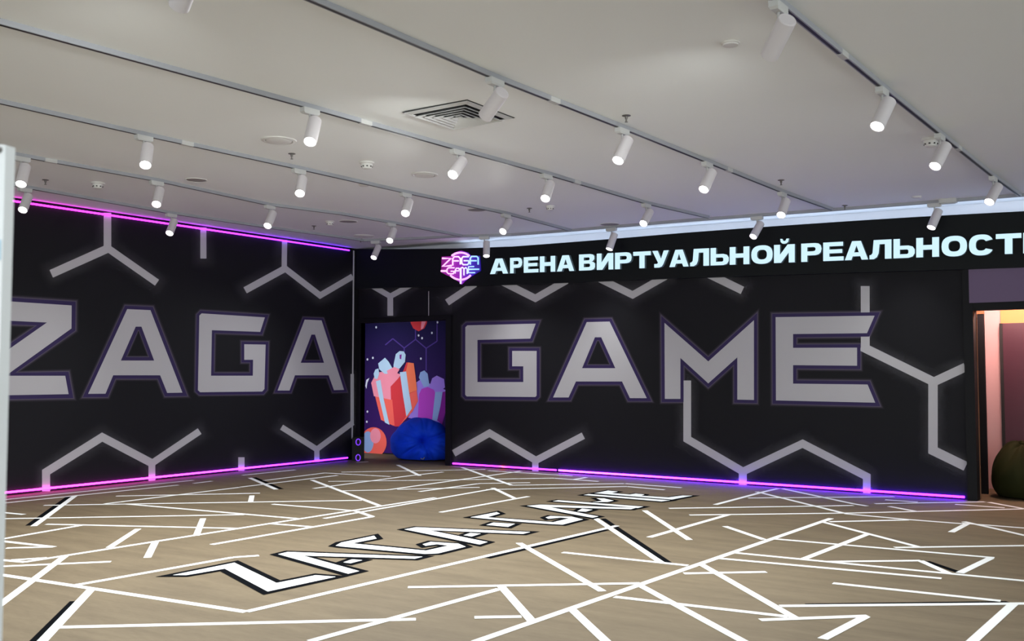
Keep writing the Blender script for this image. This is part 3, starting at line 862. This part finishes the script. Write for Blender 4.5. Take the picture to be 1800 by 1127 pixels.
SL, SR = 0.205, 0.05
def spotlight(mount, axis, label, group='track spotlights', light=True, power=SPOT_W, lens_on=True, cover=None):
    t = empty('track_spotlight', (mount.x, mount.y, tz(mount.x)), label, 'spotlight', group)
    ad = Vector((0, 1, 0)) if cover is None else cover
    n = Vector((-ad.y, ad.x, 0))
    c = Vector((mount.x, mount.y, tz(mount.x)))
    vs_ = []
    for z, l, w in ((0.0, .075, .026), (-.034, .075, .026), (-.045, .06, .02)):
        for sl, sw in ((-1, -1), (1, -1), (1, 1), (-1, 1)):
            vs_.append(c + ad * l * sl + n * w * sw + Vector((0, 0, z)))
    fs = [(0, 1, 2, 3), (8, 11, 10, 9)]
    for a in (0, 4):
        for k in range(4):
            fs.append((a + k, a + (k + 1) % 4, a + 4 + (k + 1) % 4, a + 4 + k))
    mesh('adapter', vs_, fs, M_adapt, t)
    piv = c + Vector((0, 0, -.11))
    ax = axis.normalized()
    side = ax.cross(Vector((0, 0, 1)))
    if side.length < 1e-3: side = Vector((1, 0, 0))
    side.normalize()
    if side.dot(R_) < 0: side = -side
    tube('stem', [c + Vector((0, 0, -.04)), c + Vector((0, 0, -.075)), piv + ax * .04 + R_ * .01], .009, M_adapt, t, 8)
    b0 = piv - ax * .035 + R_ * .033
    LN = SL + .04
    hs = lathe('housing', b0, ax, [(0, SR - .004), (.004, SR), (LN - .002, SR), (LN, SR - .003), (LN - .002, SR - .006), (LN - .02, SR - .008)], M_spot, t, 20)
    lathe('lamp_lens', b0 + ax * (LN - .022), ax, [(0, SR - .0085), (.012, SR - .0085)], M_lens, t, 20)
    if light:
        l = bpy.data.lights.new('spot_beam', 'SPOT')
        l.energy = power; l.spot_size = math.radians(112); l.spot_blend = 1.0; l.shadow_soft_size = 0.04
        l.color = (0.97, 1.0, 0.985)
        lo = bpy.data.objects.new('spot_beam', l)
        lo.location = b0 + ax * (LN + .012)
        lo.rotation_euler = ax.to_track_quat('-Z', 'Y').to_euler()
        COL.objects.link(lo)
        lo.parent = t
        lo.matrix_parent_inverse = Matrix.Translation(-Vector(t.location))
    return t

def aim(mount, lens_px, near):
    """axis of a lamp whose lens shows at a pixel, on the near or far side of its pivot"""
    c = Vector((mount.x, mount.y, tz(mount.x) - .11)) + R_ * .033
    d = ray(*lens_px)
    oc = CO - c
    b = oc.dot(d); q = oc.dot(oc) - SL * SL
    disc = b * b - q
    s = math.sqrt(max(disc, 0))
    tt = -b - s if near else -b + s
    v = CO + d * tt - c
    if v.z > -0.05: v.z = -0.05
    return v.normalized()

ORD = ['first', 'second', 'third', 'fourth', 'fifth', 'sixth']
TN = {'R': 'rightmost ceiling track', 'A': 'track above the square air vent', 'B': 'track just left of the square air vent',
      'C': 'middle left ceiling track', 'D': 'second track from the left wall', 'E': 'track closest to the left wall', 'X': 'track along the black fascia'}
SP = {
 'R': [((1364, 6), (1353, 97), 0), ((1551.5, 154.5), (1542, 222), 1), ((1652.6, 236), (1643.8, 292), 1), ((1745, 310.5), (1739, 355), 1)],
 'A': [((330, -95), (315, 10), 0), ((870, 138), (853, 204), 0), ((1093.5, 225.5), (1086.4, 282), 1), ((1242.6, 285), (1237, 333), 1), ((1375, 338), (1373, 378), 1)],
 'B': [((545, 190), (545, 249), 1), ((804, 263), (796, 307), 1), ((960, 306), (958.6, 349), 1), ((1136, 358), (1131, 393), 1)],
 'C': [((252, 238), (255.5, 290), 1), ((525.4, 297), (527, 340), 1), ((713, 339), (712.5, 375), 1), ((889, 376), (884, 407), 1)],
 'D': [((36, 275.5), (37, 323.5), 1), ((275, 318), (275, 359), 1), ((474, 361), (470.4, 397), 1), ((687, 392), (685, 423), 1)],
 'E': [((43, 330), (40, 369), 1), ((301, 375.5), (298, 410), 1)],
 'X': [((662, 423.5), (657, 453), 1), ((853, 416), (855, 450), 1), ((1076, 400.5), (1071, 438), 1), ((1330.7, 380), (1324, 416), 1), ((1643, 357), (1637, 400), 1)],
}
for k, lst in SP.items():
    for i, (mp_, lp_, near) in enumerate(lst):
        mount = at_c(mp_[0], mp_[1], TD - .006)
        pts = TR[k][1]
        best = None
        for j in range(len(pts) - 1):
            a, b = pts[j], pts[j + 1]
            d = b - a
            u = max(0, min(1, (Vector((mount.x, mount.y, 0)) - a).dot(d) / d.length_squared))
            q = a + d * u
            dist = (q - Vector((mount.x, mount.y, 0))).length
            if best is None or dist < best[0]: best = (dist, q, d.normalized())
        m_ = best[1]
        where = ORD[i] + (' from the left' if k == 'X' else ' from the camera')
        spotlight(m_, aim(m_, lp_, near), 'white spotlight, %s on the %s' % (where, TN[k]), cover=best[2], power=SPOT_W * (1.45 if m_.y > 7.0 or k in 'DE' else 1.0))
# the same tracks go on towards and behind the camera
for k, ys in (('R', (1.2, -0.9, -3.0)), ('A', (0.6, -1.6, -3.6)), ('B', (2.0, 0.2)), ('C', (3.0,))):
    pts = TR[k][1]
    for y in ys:
        for j in range(len(pts) - 1):
            a, b = pts[j], pts[j + 1]
            if a.y <= y <= b.y:
                q = a + (b - a) * ((y - a.y) / (b.y - a.y))
                pr = q - CO
                vz = pr.dot(FWD)
                if vz > 0:
                    yy = 563.5 - pr.dot(UPV) / vz * F_PX
                    xx = 900 + pr.dot(R_) / vz * F_PX
                spotlight(q, Vector((-.15, .25, -1)), 'white cylinder spotlight on a ceiling track outside the picture', group='spotlights outside the picture', power=SPOT_W * .45)
                break

# ================================================================== ceiling fittings
# square air diffuser
a = at_c(779, 220); b = at_c(904.5, 206.8); c = at_c(974.5, 232.5)
sx = (b.x - a.x); sy = (b.y - c.y)
side = 0.62
ctr = Vector((b.x - side / 2, b.y - side / 2, cz(b.x) + 0.0))
HD = ctr.z
print('diffuser corners', a, b, c)
dif = empty('air_diffuser', tuple(ctr), 'square white louvred air vent in the ceiling', 'air vent')
def sqring(name, r0, r1, z0, z1, m, parent):
    """square ring between half-widths r0 (inner) and r1 (outer); z0 at inner edge, z1 at outer edge"""
    vs_, fs = [], []
    for r, z in ((r0, z0), (r1, z1), (r1, z1 + .004), (r0, z0 + .004)):
        for sx_, sy_ in ((-1, -1), (1, -1), (1, 1), (-1, 1)):
            vs_.append((ctr.x + r * sx_, ctr.y + r * sy_, z))
    for q in range(4):
        for k in range(4):
            a_, b_ = q * 4, ((q + 1) % 4) * 4
            fs.append((a_ + k, a_ + (k + 1) % 4, b_ + (k + 1) % 4, b_ + k))
    return mesh(name, vs_, fs, m, parent)
box('shadow_box', ctr.x - .29, ctr.x + .29, ctr.y - .29, ctr.y + .29, HD - .003, HD - .0005, M_dark, dif)
sqring('edge_gap', .302, .312, HD - .0035, HD - .0035, M_dark, dif)
sqring('frame', .258, .302, HD - .016, HD - .008, M_vent, dif)
for i in range(5):
    r = .245 - i * .05
    sqring('louvre', r - .040, r - .004, HD - .012, HD - .034 + .0, M_vent, dif)
box('centre_plate', ctr.x - .02, ctr.x + .02, ctr.y - .02, ctr.y + .02, HD - .02, HD - .012, M_vent, dif)

def ceil_disc(px, r, prof, m, name, label, cat, parts=()):
    p = at_c(px[0], px[1])
    t = empty(name, tuple(p), label, cat)
    return t, p
DN = Vector((0, 0, -1))
def round_vent(px, r, label):
    t, p = ceil_disc(px, r, None, None, 'round_air_valve', label, 'air vent')
    lathe('rim', p, DN, [(0, r), (.010, r * .96), (.014, r * .80), (.004, r * .76)], M_pl, t, 28)
    lathe('core', p + DN * .0045, DN, [(0, r * .74), (.010, r * .70), (.016, r * .5), (.018, 0.01)], M_pl, t, 28)
    lathe('gap', p, DN, [(0, r * .78), (.0042, r * .78)], M_dark, t, 28)
def speaker(px, r, label):
    t, p = ceil_disc(px, r, None, None, 'ceiling_speaker', label, 'speaker')
    lathe('rim', p, DN, [(0, r), (.007, r * .98), (.008, r * .92), (.003, r * .90)], M_pl, t, 28)
    lathe('grille', p, DN, [(0, r * .9), (.005, r * .9), (.007, r * .5), (.0075, .01)], M_grille, t, 28)
def sprinkler(px, label):
    t, p = ceil_disc(px, 0, None, None, 'sprinkler', label, 'sprinkler')
    lathe('rosette', p, DN, [(0, .034), (.004, .034), (.008, .018)], M_metal, t, 16)
    lathe('nozzle', p + DN * .006, DN, [(0, .011), (.018, .011), (.024, .007), (.045, .006)], M_metal, t, 10)
    lathe('deflector', p + DN * .05, DN, [(0, .013), (.003, .013)], M_metal, t, 12)
def detector(px, label, s=1.0):
    t, p = ceil_disc(px, 0, None, None, 'smoke_detector', label, 'smoke detector')
    lathe('base', p, DN, [(0, .058 * s), (.012 * s, .058 * s), (.016 * s, .05 * s)], M_pl, t, 20)
    lathe('chamber', p + DN * .016 * s, DN, [(0, .046 * s), (.020 * s, .040 * s), (.034 * s, .034 * s), (.038 * s, .026 * s)], M_pl, t, 20)
    for k in range(8):
        a_ = 2 * math.pi * k / 8
        q = p + DN * .040 * s + Vector((math.cos(a_), math.sin(a_), 0)) * .037 * s
        box('slot', q.x - .006 * s, q.x + .006 * s, q.y - .006 * s, q.y + .006 * s, q.z, q.z + .008 * s, M_dark, t)
def small_disc(px, r, label):
    t, p = ceil_disc(px, 0, None, None, 'ceiling_button', label, 'ceiling fitting')
    lathe('flange', p, DN, [(0, r), (.006, r), (.010, r * .9)], M_pl, t, 20)
    lathe('plate', p + DN * .010, DN, [(0, r * .86), (.008, r * .82), (.010, r * .4)], M_pl, t, 20)
round_vent((490, 246), .155, 'round white air valve beside the first spotlight left of the square vent')
round_vent((746, 306.5), .14, 'round white air valve left of the brightest spotlight')
round_vent((640, 414.5), .16, 'round flat air valve near the corner where the purple strip ends')
speaker((345, 316), .115, 'round grey ceiling speaker near the left tracks')
speaker((838, 368.5), .12, 'round grey ceiling speaker between the middle tracks')
speaker((612, 389), .13, 'round grey ceiling speaker near the far left corner')
speaker((1072, 394), .14, 'round grey ceiling speaker just in front of the fascia track')
sprinkler((80, 316), 'small metal sprinkler head at the far left of the ceiling')
sprinkler((513, 270), 'small metal sprinkler head below the first round air valve')
sprinkler((1101, 203), 'small metal sprinkler head beside the track above the square vent')
sprinkler((930.5, 366), 'small metal sprinkler head left of a smoke detector near the fascia')
sprinkler((1373, 316.5), 'small metal sprinkler head above the last spotlight of the vent track')
sprinkler((1485, 361), 'small metal sprinkler head in front of the fascia on the right')
sprinkler((552, 397), 'small metal sprinkler head near the left wall top')
sprinkler((634, 420), 'small metal sprinkler head in the far left corner')
detector((645, 285), 'white smoke detector right of the first round air valve', 1.25)
detector((967, 362), 'white smoke detector just in front of the lit sign')
detector((172, 321), 'white smoke detector on the far left of the ceiling', 1.25)
detector((580, 389), 'white smoke detector near the top of the left wall', 1.1)
detector((1636, 244), 'white smoke detector beside the rightmost track', 1.3)
small_disc((1284, 75), .055, 'plain round white cap on the ceiling near the right track')
small_disc((1611, 345.5), .055, 'small round white cap close to the fascia track')
small_disc((640, 324.5), .06, 'small round white cap between the left tracks')
# feed box on the fascia track
fb = at_c(1655, 350.5)
tf = empty('track_feed_box', (fb.x, fb.y, cz(fb.x)), 'small white power feed box on the track along the fascia', 'junction box')
box('housing', fb.x - .02, fb.x + .16, fb.y - .05, fb.y + .05, cz(fb.x) - .05, cz(fb.x), M_adapt, tf)
box('cover', fb.x, fb.x + .14, fb.y - .035, fb.y + .035, cz(fb.x) - .058, cz(fb.x) - .05, M_adapt, tf)

# ================================================================== poster wall in the corner niche
yp = yn - 0.012
PP = Plane('y', yp)
def pp(x, y): return (600 + x / 3.757, 540 + y / 3.757)
def pm(name, r, g, b): return mat(name, srgb(r, g, b), 0.7, 0.1)
M_pbg = led_material('poster_violet', 'Z', 0, 1, [(0, (0, 0, 0, 1)), (1, (0, 0, 0, 1))], 0.0)
b_ = M_pbg.node_tree.nodes['Principled BSDF']
cr_ = [n for n in M_pbg.node_tree.nodes if n.type == 'VALTORGB'][0]
mr_ = [n for n in M_pbg.node_tree.nodes if n.type == 'MAP_RANGE'][0]
mr_.inputs['From Max'].default_value = 2.3
cr_.color_ramp.elements[0].color = (0.050, 0.010, 0.15, 1); cr_.color_ramp.elements[1].color = (0.010, 0.006, 0.060, 1)
M_pbg.node_tree.links.remove(b_.inputs['Emission Color'].links[0])
M_pbg.node_tree.links.new(cr_.outputs[0], b_.inputs['Base Color'])
b_.inputs['Emission Strength'].default_value = 0
b_.inputs['Specular IOR Level'].default_value = 0.1
b_.inputs['Roughness'].default_value = 0.7
poster = empty('gift_poster', (at_y(715, 700, yp).x, yp, 0), 'violet wall poster of gift boxes and balloons in the corner opening', 'poster')
box('sheet', at_y(610, 700, yp).x, at_y(845, 700, yp).x, yp, yn - .002, 0.02, 2.5, M_pbg, poster)
POFF = [0]
def pol(name, pts, m, parent=poster, lvl=1):
    POFF[0] += 1
    return flat(name, [[pp(*p) for p in pts]], PP, 0.001 + 0.0012 * lvl + 0.00002 * POFF[0], 0.0008, m, parent)
C_red = pm('p_red', 255, 105, 95); C_red2 = pm('p_red_dark', 225, 60, 70); C_or = pm('p_orange', 255, 125, 90)
C_pink = pm('p_pink', 255, 150, 175); C_ice = pm('p_ice', 190, 215, 245); C_ice2 = pm('p_ice_shade', 150, 175, 230)
C_pur = pm('p_purple', 190, 70, 200); C_pur2 = pm('p_purple_dark', 135, 35, 150); C_lil = pm('p_lilac', 165, 130, 235); C_line = pm('p_line', 85, 60, 150)
C_star = pm('p_star', 235, 235, 255)
def lns(pts, w=7, m=C_line):
    for (x0, y0), (x1, y1) in zip(pts, pts[1:]):
        d = Vector((x1 - x0, y1 - y0)).normalized(); n = Vector((-d.y, d.x)) * w / 2
        pol('hexagon_line', [(x0 + n.x, y0 + n.y), (x1 + n.x, y1 + n.y), (x1 - n.x, y1 - n.y), (x0 - n.x, y0 - n.y)], m, poster, 0)
lns([(290, 250), (340, 208), (415, 270), (490, 213), (560, 272), (632, 225)])
lns([(490, 213), (490, 60)]); lns([(560, 272), (560, 420)]); lns([(632, 225), (632, 60)]); lns([(415, 270), (415, 360)])
pol('balloon', [(450, 60), (570, 60), (565, 105), (548, 140), (510, 160), (475, 140), (458, 105)], C_red2)
pol('balloon_shine', [(530, 90), (560, 90), (540, 140), (525, 148)], C_pink, poster, 2)
# purple box
gb = pol('purple_gift', [(490, 500), (520, 480), (620, 520), (708, 555), (700, 650), (662, 775), (440, 730), (478, 670)], C_lil, poster, 1)
pol('gift_face', [(513, 575), (530, 540), (570, 528), (610, 545), (627, 580), (600, 745), (505, 735)], C_pur, poster, 2)
pol('gift_side', [(650, 565), (708, 552), (700, 650), (665, 775), (630, 745)], C_pur2, poster, 2)
pol('ribbon', [(620, 560), (668, 560), (655, 650), (632, 750), (600, 745)], C_ice2, poster, 3)
pol('bow_loop', [(512, 465), (522, 430), (548, 418), (570, 440), (582, 520), (545, 528)], C_ice2, poster, 3)
pol('bow_loop', [(585, 515), (600, 470), (630, 452), (678, 475), (684, 530), (655, 555), (610, 545)], C_lil, poster, 3)
# red box
pol('red_gift', [(222, 585), (330, 600), (497, 545), (506, 620), (470, 690), (380, 788), (340, 782), (262, 745)], C_red, poster, 4)
pol('red_gift_side', [(335, 600), (410, 575), (425, 725), (380, 788), (352, 788)], C_red2, poster, 5)
pol('lid_side', [(197, 500), (215, 465), (250, 430), (320, 420), (395, 445), (330, 530), (328, 612), (215, 588)], C_pink, poster, 5)
pol('lid_face', [(325, 525), (400, 445), (430, 365), (478, 370), (489, 450), (500, 548), (420, 585), (328, 612)], C_red2, poster, 5)
pol('lid_edge', [(425, 430), (440, 365), (478, 370), (489, 450), (500, 548), (440, 572)], C_or, poster, 6)
pol('ribbon', [(228, 490), (258, 480), (278, 600), (318, 778), (288, 762), (250, 600)], C_ice, poster, 7)
pol('ribbon', [(386, 430), (428, 425), (447, 560), (466, 670), (430, 722), (408, 590)], C_ice, poster, 7)
pol('bow_loop', [(243, 372), (288, 334), (312, 360), (338, 405), (322, 440), (285, 440), (250, 410)], C_ice, poster, 8)
pol('bow_loop', [(345, 380), (360, 310), (385, 290), (412, 292), (425, 315), (420, 362), (385, 405), (345, 415)], C_ice, poster, 8)
pol('bow_loop', [(213, 440), (225, 412), (245, 405), (250, 440), (238, 475), (220, 472)], C_ice, poster, 8)
pol('bow_shade', [(385, 315), (398, 312), (395, 345), (385, 340)], C_pur2, poster, 9)
pol('bow_knot', [(300, 420), (350, 395), (385, 410), (360, 450), (310, 450)], C_pink, poster, 9)
ell = lambda cx, cy, rx, ry, n=28: [(cx + rx * math.cos(2 * math.pi * k / n), cy + ry * math.sin(2 * math.pi * k / n)) for k in range(n)]
pol('balloon', ell(213, 893, 86, 100), C_red, poster, 4)
pol('balloon_shine', ell(175, 890, 38, 70), C_ice2, poster, 5)
pol('balloon_shine', ell(225, 850, 35, 50), C_pink, poster, 5)
for (x, y) in [(230, 133), (172, 345), (208, 335), (510, 187), (533, 205), (598, 170), (635, 100), (525, 340), (700, 495), (168, 757), (172, 690), (712, 355)]:
    pol('star', ell(x, y, 6, 8, 8), C_star, poster, 2)
pol('squiggle', [(165, 480), (185, 468), (172, 500), (166, 540), (158, 520)], C_star, poster, 2)

# ================================================================== bean bags
def bean_bag(center, rx, ry, h, m, label, dim, dim_r, dim_d, nf, seed, tip=None):
    rnd = random.Random(seed)
    t = empty('bean_bag', (center.x, center.y, 0), label, 'bean bag')
    NU, NV = 112, 72
    ph = [rnd.uniform(0, 6.28) for _ in range(8)]
    dim = dim.normalized()
    du, dw = frame_axes(dim)
    vs_, fs = [], []
    for j in range(NV + 1):
        th = math.pi * j / NV
        for i in range(NU):
            a = 2 * math.pi * i / NU
            n = Vector((math.sin(th) * math.cos(a), math.sin(th) * math.sin(a), math.cos(th)))
            q = n.copy()
            # pear-like section: wide and flat below
            zz = q.z
            wd = 1.0 + 0.10 * (-zz) if zz < 0 else 1.0 - 0.16 * zz
            ang = math.acos(max(-1, min(1, n.dot(dim))))
            az = math.atan2(n.dot(dw), n.dot(du))
            fold = 0.55 - 1.1 * (1 - abs(math.sin(0.5 * nf * az + ph[0] + 0.8 * math.sin(az + ph[1])))) ** 2.5 - 0.7 * (1 - abs(math.sin(0.5 * (nf + 5) * az + ph[2]))) ** 3
            famp = math.exp(-((ang - 0.5) / 0.55) ** 2)
            r = 1.0 + 0.13 * fold * famp + 0.02 * math.sin(5 * n.x + ph[3]) * math.sin(4 * n.z + ph[4]) + 0.012 * math.sin(11 * az + 6 * ang)
            r -= dim_d * math.exp(-(ang / dim_r) ** 2)
            q = n * r
            x, y, z = q.x * rx * wd, q.y * ry * wd, q.z * h * 0.62
            z = z + h * 0.46
            if z < 0.02: z = 0.004 + 0.016 * max(0, min(1, (z + 0.1) / 0.12))
            vs_.append(center + Vector((x, y, z)))
    for j in range(NV):
        for i in range(NU):
            i2 = (i + 1) % NU
            fs.append((j * NU + i, j * NU + i2, (j + 1) * NU + i2, (j + 1) * NU + i))
    o = mesh('cover', vs_, fs, m, t, smooth=True)
    # seam welt around the foot, and a carry loop
    return t, o
M_blue = add_noise(mat('fabric_blue', (0.004, 0.055, 0.75, 1), 0.7, 0.15), 6, 0.25)
M_olive = add_noise(mat('fabric_olive', (0.017, 0.019, 0.005, 1), 0.8, 0.1), 6, 0.25)
ybag = YR + 0.56
cb = at_y(741, 790, ybag); 
wbag = (at_y(791, 790, ybag).x - at_y(690, 790, ybag).x) / 2
hbag = at_y(740, 734, ybag).z
toc = (CO - Vector((cb.x, cb.y, 0.4))); toc.z = 0; toc.normalize()
t1, o1 = bean_bag(Vector((cb.x, cb.y, 0)), wbag * .96, .40, hbag * .93, M_blue, 'crumpled royal blue bean bag in the corner opening', toc + Vector((-.12, 0, .10)), .24, .80, 6, 3)
pt = Vector((cb.x, cb.y, 0)) + toc * 0.405 + Vector((.02, 0, .075))
tube('carry_loop', [pt + Vector((-.04, 0, 0)), pt + Vector((-.025, 0, -.03)) + toc * .02, pt + Vector((.025, 0, -.03)) + toc * .02, pt + Vector((.04, 0, 0))], .008, M_grille, t1, 6)
yg = YR + 0.62
cg = at_y(1797, 830, yg)
wg = cg.x - at_y(1741, 830, yg).x
hg = at_y(1790, 777, yg).z
toc2 = (CO - cg); toc2.z = 0; toc2.normalize()
t2, o2 = bean_bag(Vector((cg.x, cg.y, 0)), wg * .97, .40, hg * .95, M_olive, 'dark olive bean bag in the pink lit doorway', Vector((.2, -.1, 1)), .30, .30, 6, 5)
pt2 = Vector((cg.x, cg.y, hg * .90))
tube('carry_loop', [pt2 + Vector((-.05, 0, 0)), pt2 + Vector((-.03, 0, .05)), pt2 + Vector((.03, 0, .05)), pt2 + Vector((.05, 0, 0))], .01, M_olive, t2, 6)

# ================================================================== speaker with light rings in the corner
sc_ = PR.hit(622, 806); sc_ = Vector((XL + .19, YR - .17, 0))
sp = empty('tower_speaker', tuple(sc_), 'small black tower speaker with two violet light rings in the corner', 'speaker')
hw = .10
zsp = at_y(622, 768, sc_.y).z
toS = (CO - sc_); toS.z = 0; toS.normalize()
sd = Vector((-toS.y, toS.x, 0))
vs_ = []
for z in (0, zsp - .03, zsp):
    k = 1 if z < zsp else .88
    for a_, b_ in ((-1, -1), (1, -1), (1, 1), (-1, 1)):
        vs_.append(sc_ + sd * hw * a_ * k + toS * .10 * b_ * k + Vector((0, 0, z)))
fs = [(0, 1, 2, 3), (8, 9, 10, 11)]
for a_ in (0, 4):
    for k in range(4): fs.append((a_ + k, a_ + (k + 1) % 4, a_ + 4 + (k + 1) % 4, a_ + 4 + k))
mesh('cabinet', vs_, fs, M_black, sp)
M_vring = mat('violet_ring', (.2, .05, .6, 1), .4, emit=(0.20, 0.04, 1.0, 1), estr=1.1)
for py in (777, 804.5):
    zc = at_y(622, py, sc_.y - .1).z
    c_ = sc_ + toS * .104 + Vector((0, 0, zc))
    tube('light_ring', [c_ + sd * .036 * math.cos(t) + Vector((0, 0, .05 * math.sin(t))) for t in [2 * math.pi * k / 20 for k in range(20)]], .007, M_vring, sp, 6, True)
    lathe('driver_cone', c_ - toS * .012, toS, [(0, .03), (.012, .028), (.006, .012)], M_dark, sp, 16)

# ================================================================== white stand panel at the left edge, close to the camera
yd = 1.75                                      # distance from the camera along its view
def cam_pt(px, py, dist):
    d = ray(px, py)
    return CO + d * (dist / d.dot(F_))
e = cam_pt(14.5, 400, yd)
ztp = cam_pt(16, 246, yd).z
M_panel = add_noise(mat('panel_white', (0.72, 0.75, 0.76, 1), 0.25, 0.5), 3, 0.03)
pan = empty('display_stand', (e.x, e.y, 0), 'blurred narrow white display stand at the left picture edge', 'display stand')
d1 = (-R_ * 1.0 + F_ * .25).normalized(); n1 = Vector((-d1.y, d1.x, 0))
vs_ = []
slope = .012
for z0_, z1_ in ((0.03, 0.03), (ztp - .012, ztp + slope)):
    for along, zz in ((0, z0_), (.16, z1_)):
        for s in (-.012, .012):
            p = Vector((e.x, e.y, 0)) + d1 * along + n1 * s
            vs_.append(Vector((p.x, p.y, zz)))
fs = [(0, 2, 3, 1), (4, 5, 7, 6), (0, 1, 5, 4), (2, 6, 7, 3), (0, 4, 6, 2), (1, 3, 7, 5)]
mesh('panel', vs_, fs, M_panel, pan)
for al in (.08,):
    p = Vector((e.x, e.y, 0)) + d1 * al
    q = [p + d1 * .11 * a_ + n1 * .16 * b_ for a_, b_ in ((-1, -1), (1, -1), (1, 1), (-1, 1))]
    mesh('foot', [Vector((v.x, v.y, 0)) for v in q] + [Vector((v.x, v.y, .03)) for v in q], BOXF, M_pl, pan)
p = Vector((e.x, e.y, ztp - .02)) + d1 * .012
lathe('screw', p + n1 * .012, n1, [(0, .006), (.004, .005)], M_metal, pan, 10)
lathe('screw', p - n1 * .012, -n1, [(0, .006), (.004, .005)], M_metal, pan, 10)
M_pblue = mat('painted_reflection', (0.45, 0.62, 0.72, 1), 0.25, 0.5)  # pale blue colour painted for the cyan reflection on the panel
za, zb = cam_pt(10, 458, yd).z, cam_pt(10, 423, yd).z
for s in (-.0128, .0128):
    q = [Vector((e.x, e.y, 0)) + d1 * a_ + n1 * (s + b_) for a_, b_ in ((.003, -.0007), (.157, -.0007), (.157, .0007), (.003, .0007))]
    mesh('reflection_band', [Vector((v.x, v.y, za)) for v in q] + [Vector((v.x, v.y, zb)) for v in q], BOXF, M_pblue, pan)
print('XL', XL, 'YR', YR, 'objects', len(bpy.data.objects))
